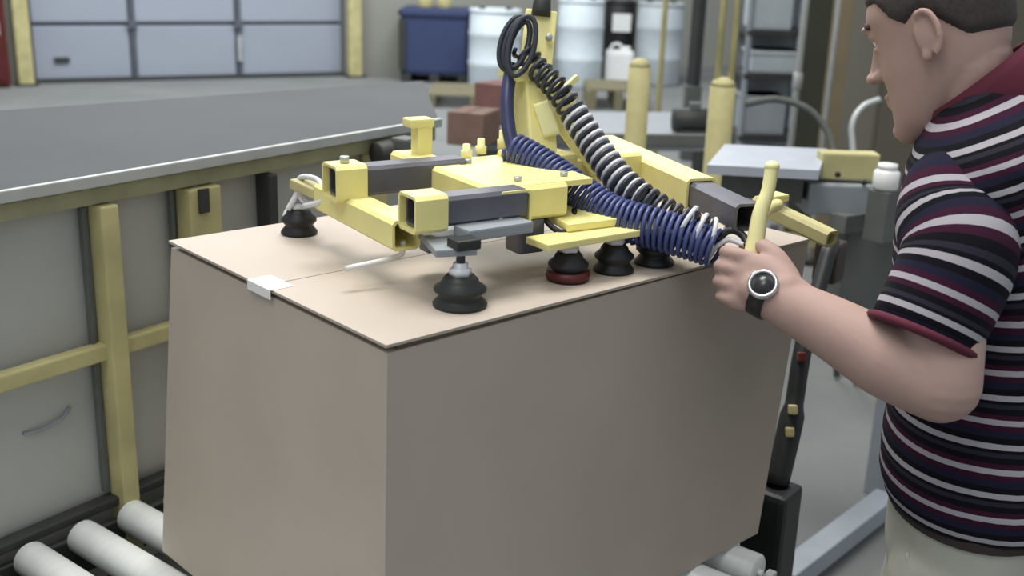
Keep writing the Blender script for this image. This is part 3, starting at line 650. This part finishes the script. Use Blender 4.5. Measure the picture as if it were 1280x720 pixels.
for k in (1, -1):
    limb(body, [bp(0.0, 0.085*k, 0.84), bp(0.03, 0.095*k, 0.46), bp(-0.01, 0.10*k, 0.09)], [0.08, 0.055, 0.04])
# head
ta = math.radians(24); ty = math.radians(-20)                        # head bent down and turned away from us
HF = FD*math.cos(ty)+LD*math.sin(ty); HY = V((-HF.y, HF.x, 0))
HX = HF*math.cos(ta)-ZZ*math.sin(ta); HZ = HF*math.sin(ta)+ZZ*math.cos(ta)
HC = PD(1156, 44, 1.50)-HY*0.080+HX*0.012-HZ*0.012
HCN = HC-HX*0.03-HZ*0.04
limb(body, [bp(0.050, -0.02, 1.43), bp(0.085, -0.022, 1.485), HCN], [0.062, 0.058, 0.056])
def hd(x, y, z): return HC+HX*x+HY*y+HZ*z
SL = [(-0.122, 0.082, 0.045, 0.018), (-0.114, 0.092, 0.02, 0.032), (-0.095, 0.093, -0.01, 0.046), (-0.07, 0.089, -0.045, 0.056), (-0.045, 0.087, -0.075, 0.063), (-0.02, 0.088, -0.088, 0.068), (0.01, 0.086, -0.096, 0.071), (0.035, 0.086, -0.100, 0.074), (0.06, 0.090, -0.100, 0.075), (0.085, 0.080, -0.094, 0.070), (0.105, 0.060, -0.078, 0.056), (0.118, 0.032, -0.05, 0.036), (0.124, 0.0, -0.02, 0.012)]
def slices(grow=0.0, fn=None, n=5):
    rs = []
    SD = []
    for i in range(len(SL)-1):
        for k in range(n):
            t_ = k/n; P_ = [SL[max(0, min(len(SL)-1, i+q))] for q in (-1, 0, 1, 2)]
            SD.append(tuple(0.5*(2*b+(c-a)*t_+(2*a-5*b+4*c-d)*t_*t_+(3*b-a-3*c+d)*t_**3) for a, b, c, d in zip(*P_)))
    SD.append(SL[-1])
    for z, f, b, w_ in SD:
        r_ = []
        for k in range(72):
            a = 2*math.pi*k/72; ca, sa = math.cos(a), math.sin(a)
            cx, hdp = (f+b)/2, (f-b)/2
            x = hdp*math.copysign(abs(ca)**0.9, ca); y = w_*math.copysign(abs(sa)**0.9, sa)
            g = grow if fn is None else fn(cx+x, y, z)
            n_ = V((x/hdp**2, y/w_**2, (z-0.01)/0.12**2*0.6)).normalized()
            r_.append(hd(cx+x+n_.x*g, y+n_.y*g, z+n_.z*g))
        rs.append(r_)
    return rs
body.rings(slices())
# nose, brow, lips, ears
body.rings([[hd(0.080, 0.010*s_, 0.040) if i == 0 else hd(*q) for i, q in enumerate(((0.080, 0.010*s_, 0.04),))][0:1]*1 for s_ in (1,)] if False else [
    [hd(0.076, 0.008, 0.042), hd(0.096, 0.0, 0.042), hd(0.076, -0.008, 0.042)],
    [hd(0.078, 0.012, 0.015), hd(0.106, 0.0, 0.012), hd(0.078, -0.012, 0.015)],
    [hd(0.080, 0.017, -0.012), hd(0.119, 0.0, -0.014), hd(0.080, -0.017, -0.012)],
    [hd(0.080, 0.015, -0.022), hd(0.104, 0.0, -0.024), hd(0.080, -0.015, -0.022)]])
body.ball(hd(0.110, 0, -0.015), (0.010, 0.010, 0.009), (HX, HY, HZ)); body.ball(hd(0.094, 0.012, -0.016), (0.012, 0.008, 0.008), (HX, HY, HZ)); body.ball(hd(0.094, -0.012, -0.016), (0.012, 0.008, 0.008), (HX, HY, HZ))
body.ball(hd(0.086, 0, 0.052), (0.010, 0.045, 0.008), (HX, HY, HZ))
for s_ in (1, -1): body.ball(hd(0.0745, 0.031*s_, 0.039), (0.010, 0.016, 0.007), (HX, HY, HZ)); body.ball(hd(0.0735, 0.031*s_, 0.019), (0.009, 0.015, 0.005), (HX, HY, HZ))
body.ball(hd(0.089, 0, -0.048), (0.008, 0.024, 0.006), (HX, HY, HZ)); body.ball(hd(0.088, 0, -0.060), (0.008, 0.021, 0.007), (HX, HY, HZ))
body.ball(hd(0.088, 0, -0.100), (0.012, 0.020, 0.014), (HX, HY, HZ))
for s_ in (1, -1):
    ex = (HX*0.93+HY*s_*-0.0-HZ*0.2).normalized(); out = (HY*s_-HX*0.35).normalized(); upv = HZ
    c_ = hd(-0.010, 0.076*s_, 0.012)
    rim = [c_-HX*0.004+HX*(-0.017*math.cos(math.radians(a)))+HZ*(0.031*math.sin(math.radians(a))+0.001)+out*(0.010+0.004*math.cos(math.radians(a))) for a in range(-75, 130, 12)]
    body.sweep(rim, 0.0048, 8)
    body.ball(c_+out*0.003-HX*0.003, (0.018, 0.007, 0.028), (HX, out, HZ)); body.ball(c_+HZ*-0.026+out*0.004+HX*0.004, (0.008, 0.006, 0.010), (HX, out, HZ))
# hands
def hand(mb, W_, a, upv, awy, grip):
    # a: wrist->knuckles, upv: thumb side, awy: palm side
    def h(x, u, w_): return W_+a*x+upv*u+awy*w_
    n = 14
    mb.rings([ell(h(x, u, w_), du, dw, upv, awy, n, 2.6) for x, u, w_, du, dw in ((-0.02, 0, 0, 0.018, 0.014), (0.015, 0.0, 0.0, 0.032, 0.020), (0.045, 0.0, 0.001, 0.041, 0.018), (0.072, -0.002, 0.002, 0.043, 0.016), (0.088, -0.002, 0.004, 0.040, 0.013))])
    for i, (u, ln) in enumerate(((0.031, 0.95), (0.010, 1.05), (-0.011, 1.0), (-0.031, 0.82))):
        x0 = 0.086-(0.0 if i < 2 else 0.004*(i-1))
        if grip: ch = [h(x0-0.012, u, 0.0), h(x0+0.006, u, -0.001), h(x0+0.026*ln, u, 0.016), h(x0+0.026*ln, u-0.001, 0.040), h(x0+0.004, u-0.002, 0.056), h(x0-0.018*ln, u-0.002, 0.048)]
        else: ch = [h(x0-0.012, u, 0.002), h(x0+0.006, u, 0.002), h(x0+0.036*ln, u*0.95, 0.012), h(x0+0.058*ln, u*0.9, 0.028), h(x0+0.068*ln, u*0.88, 0.044), h(x0+0.070*ln, u*0.88, 0.052)]
        r_ = [0.0105, 0.0112, 0.0102, 0.0094, 0.0086, 0.0076] if i < 3 else [0.0095, 0.0098, 0.009, 0.0082, 0.0075, 0.0068]
        limb(mb, ch, r_, 10, 3)
    if grip: th = [h(0.012, 0.018, 0.012), h(0.040, 0.042, 0.016), h(0.066, 0.052, 0.024), h(0.088, 0.048, 0.038), h(0.094, 0.045, 0.046)]
    else: th = [h(0.012, 0.018, 0.012), h(0.038, 0.044, 0.018), h(0.062, 0.054, 0.024), h(0.082, 0.054, 0.030), h(0.090, 0.053, 0.034)]
    limb(mb, th, [0.016, 0.0145, 0.012, 0.0108, 0.009], 10, 3)
gA = (PD(935, 332, 1.572)-PD(922, 376, 1.575)).normalized()                       # handle axis, upwards
gc = PD(929, 350, 1.573)                                                         # handle inside the fist
aw = V((0.80, 0.52, 0)); ha = (PD(890, 338, 1.57)-WRL); ha = (ha-gA*ha.dot(gA)).normalized()
aw = ha.cross(gA)
if aw.dot(FW) < 0: aw = -aw
HW = gc-ha*0.078-aw*0.026
limb(body, [WRL-fa*0.05, WRL.lerp(HW, 0.5), HW+ha*0.012], [0.030, 0.029, 0.028])
hand(body, HW, ha, gA, aw, True)
ra = (WRR-ELR).normalized(); rup = (FD-ra*FD.dot(ra)).normalized(); raw = rup.cross(ra)
if raw.dot(LD) < 0: raw = -raw
hand(body, WRR, ra, rup, raw, False)
bo = body.remesh('body', SKIN, man, 0.0036, 3)
# eyes
for s_ in (1, -1):
    ey = MB().ball(hd(0.0695, 0.031*s_, 0.029), (0.0110, 0.0110, 0.0110), (HX, HY, HZ)).build('eye', EYEW, man)
    MB().ball(hd(0.0785, 0.031*s_, 0.0275), (0.003, 0.0055, 0.0055), (HX, HY, HZ)).build('iris', LEATH, ey)
    MB().sweep(catmull([hd(0.0865, 0.014*s_, 0.054), hd(0.0845, 0.030*s_, 0.057), hd(0.0735, 0.048*s_, 0.052)], 5), 0.0042, 8).build('eyebrow', HAIR, man)
def hairfn(x, y, z):
    ks = [(-0.12, -0.010), (-0.06, -0.004), (-0.03, 0.030), (-0.012, 0.052), (0.012, 0.036), (0.03, 0.050), (0.05, 0.080), (0.12, 0.084)]
    lim = ks[-1][1]
    for (a, la), (b, lb) in zip(ks, ks[1:]):
        if x <= b: t_ = max(0, (x-a)/(b-a)); lim = la+(lb-la)*t_; break
    g = (z-lim)/0.014
    return -0.006+0.0125*max(0.0, min(1.0, g+0.5))
MB().rings(slices(fn=hairfn)).build('hair', HAIR, man)
# shirt: torso, sleeves, collar
sh = [(0.0, 0.0, 0.906, 0.130, 0.174), (0.004, 0.0, 0.93, 0.136, 0.179), (0.006, 0.0, 0.95, 0.139, 0.180), (0.008, 0, 1.0, 0.138, 0.176), (0.014, -0.004, 1.07, 0.132, 0.172), (0.03, -0.008, 1.16, 0.127, 0.176), (0.040, -0.012, 1.25, 0.126, 0.185), (0.046, -0.016, 1.33, 0.124, 0.190), (0.046, -0.018, 1.39, 0.118, 0.196), (0.044, -0.02, 1.42, 0.112, 0.190), (0.042, -0.02, 1.445, 0.104, 0.172), (0.040, -0.02, 1.468, 0.094, 0.144), (0.040, -0.02, 1.488, 0.082, 0.104), (0.044, -0.02, 1.503, 0.072, 0.080)]
def fold(rs, amp):
    out = []
    for i, r_ in enumerate(rs):
        c_ = sum(r_, V((0, 0, 0)))/len(r_); n = len(r_)
        out.append([c_+(p-c_)*(1+amp*math.sin(2*math.pi*k/n*3+i*0.8)*math.sin(i*0.9+1)) for k, p in enumerate(r_)])
    return out
def interp(keys, n):
    P = []
    for i in range(len(keys)-1):
        for k in range(n): t_ = k/n; P.append(tuple(a*(1-t_)+b*t_ for a, b in zip(keys[i], keys[i+1])))
    return P+[keys[-1]]
K = interp(sh, 3); n = 40
rs = fold([ell(bp(f, l, z), d, w_, n=n, p=2.2) for f, l, z, d, w_ in K], 0.012)
# stripes sag at the front and climb over the shoulders
att = []
for i, (f, l, z, d, w_) in enumerate(K):
    row = []
    for k in range(n):
        a = 2*math.pi*k/n; up = max(0.0, min(1.0, (z-1.22)/0.2)); row.append(z+0.55*d*math.cos(a)*up+2.0+0.012*abs(math.sin(a)))
    att.append(row)
shirt = MB().rings(rs, caps=False, att=att).build('shirt', SHIRT, man)
so = shirt.modifiers.new('t', 'SOLIDIFY'); so.thickness = 0.004; so.offset = -1
def sleeve(pts, rad):
    P = catmull(pts, 6); R_ = []
    for i in range(len(rad)-1): R_ += [rad[i]+(rad[i+1]-rad[i])*k/6 for k in range(6)]
    R_.append(rad[-1]); m2 = MB(); m2.sweep(P, R_, 28)
    Ls = [0]
    for a, b in zip(P, P[1:]): Ls.append(Ls[-1]+(b-a).length)
    m2.f = m2.f[:-2]; m2.sm = m2.sm[:-2]
    # hollow: fold the hem inwards
    m2.att = [Ls[i]+3.011+0.02*0 for i in range(len(P)) for _ in range(28)]
    o = m2.build('sleeve', SHIRT, shirt); q = o.modifiers.new('t', 'SOLIDIFY'); q.thickness = 0.004; q.offset = -1
    e_ = P[-1]; d_ = (P[-1]-P[-2]).normalized(); _, a_, b_ = frame(d_)
    hem = [e_+d_*0.002+(a_*math.cos(2*math.pi*k/28)+b_*math.sin(2*math.pi*k/28))*R_[-1] for k in range(28)]
    MB().sweep(hem, 0.006, 8, True).build('hem', MAROON, shirt)
sd = (ELL-SHL)
sleeve([bp(0.060, 0.05, 1.355), SHL-ZZ*0.048-LD*0.030, SHL+LD*0.008-ZZ*0.080, SHL+sd*0.45-FD*0.006, SHL+sd*0.80+FD*0.026], [0.056, 0.066, 0.073, 0.072, 0.070])
sr = (ELR-SHR)
sleeve([bp(0.085, -0.09, 1.385), SHR-ZZ*0.022+LD*0.035, SHR-LD*0.004-ZZ*0.03, SHR+sr*0.4, SHR+sr*0.75], [0.062, 0.070, 0.070, 0.070, 0.071])
cl = []
for h_, g in ((-0.006, 0.010), (0.008, 0.010), (0.026, 0.006), (0.042, 0.0), (0.039, -0.005), (0.0, -0.004)):
    c_ = bp(0.062+h_*0.65, -0.021, 1.478+h_*0.85); cx_ = (FD*0.72-ZZ*0.69).normalized()
    cl.append(ell(c_, 0.082+g, 0.070+g, cx_, LD, 32))
MB().rings(cl, caps=False).build('collar', MAROON, shirt)
# trousers, belt, shoes
tr = MB()
tr.rings([ell(bp(f, l, z), d, w_) for f, l, z, d, w_ in ((0.0, 0, 0.76, 0.110, 0.165), (0.0, 0, 0.82, 0.122, 0.172), (0.0, 0, 0.91, 0.124, 0.169), (0.0, 0, 0.935, 0.118, 0.162))])
for k in (1, -1): limb(tr, [bp(0.012, 0.082*k, 0.80), bp(0.03, 0.09*k, 0.62), bp(0.04, 0.095*k, 0.45), bp(0.02, 0.10*k, 0.26), bp(-0.005, 0.10*k, 0.11)], [0.098, 0.092, 0.078, 0.072, 0.068], 20)
tro = tr.remesh('trousers', KHAKI, man, 0.008, 4)
MB().rings([ell(bp(0.0, 0, z), 0.128+g, 0.174+g, n=36) for z, g in ((0.894, -0.006), (0.894, -0.001), (0.922, -0.001), (0.922, -0.006))], smooth=False, caps=False, closed=True).build('belt', LEATH, man)
MB().sweep(catmull([bp(0.085, 0.128, 0.85), bp(0.070, 0.152, 0.80), bp(0.03, 0.178, 0.77)], 8), 0.003, 6).build('pocket_seam', KHAKI, tro)
for k in (1, -1):
    b_ = bp(-0.01, 0.10*k, 0)
    m2 = MB(); m2.rings([ell(b_+FD*x+ZZ*z, hh, w_, ZZ, LD, 18, 2.6) for x, z, hh, w_ in ((-0.085, 0.05, 0.02, 0.02), (-0.075, 0.055, 0.042, 0.035), (-0.03, 0.06, 0.05, 0.042), (0.03, 0.055, 0.048, 0.044), (0.09, 0.045, 0.034, 0.050), (0.15, 0.038, 0.026, 0.046), (0.185, 0.034, 0.016, 0.030))])
    o = m2.build('shoe', LEATH, man)
    MB().rings([ell(b_+FD*0.05+ZZ*z, 0.142, 0.052, n=28, p=2.8) for z in (0.0, 0.018)]).build('sole', BLK, o)
# wristwatch
wd = (HW-WRL).normalized(); wc = WRL-fa.normalized()*0.012; wf = fa.normalized()
_, wa, wb = frame(wf)
band = MB(); band.rings([[wc+wf*x+(wa*math.cos(2*math.pi*k/32)+wb*math.sin(2*math.pi*k/32))*r for k in range(32)] for x, r in ((-0.011, 0.0325), (-0.011, 0.0358), (0.011, 0.0352), (0.011, 0.0318))], caps=False, closed=True)
watch = band.build('wristwatch', mat('watch_band', (58, 54, 52), 0.4, 0.4), man); watch['label'] = 'wristwatch with dark band and bright steel bezel'
wn = ((CAM-wc)+ZZ*0.5); wn = (wn-wf*wn.dot(wf)).normalized()
MB().lathe(wc+wn*0.031, [(0.0205, 0), (0.0215, 0.003), (0.0205, 0.009), (0.0165, 0.0105), (0.0160, 0.008), (0, 0.008)], 28, wn).build('case', CHROME, watch)
MB().lathe(wc+wn*0.0385, [(0.0162, 0), (0.0162, 0.0012), (0, 0.0012)], 28, wn).build('dial', mat('dark_dial', (40, 42, 44), 0.25), watch)
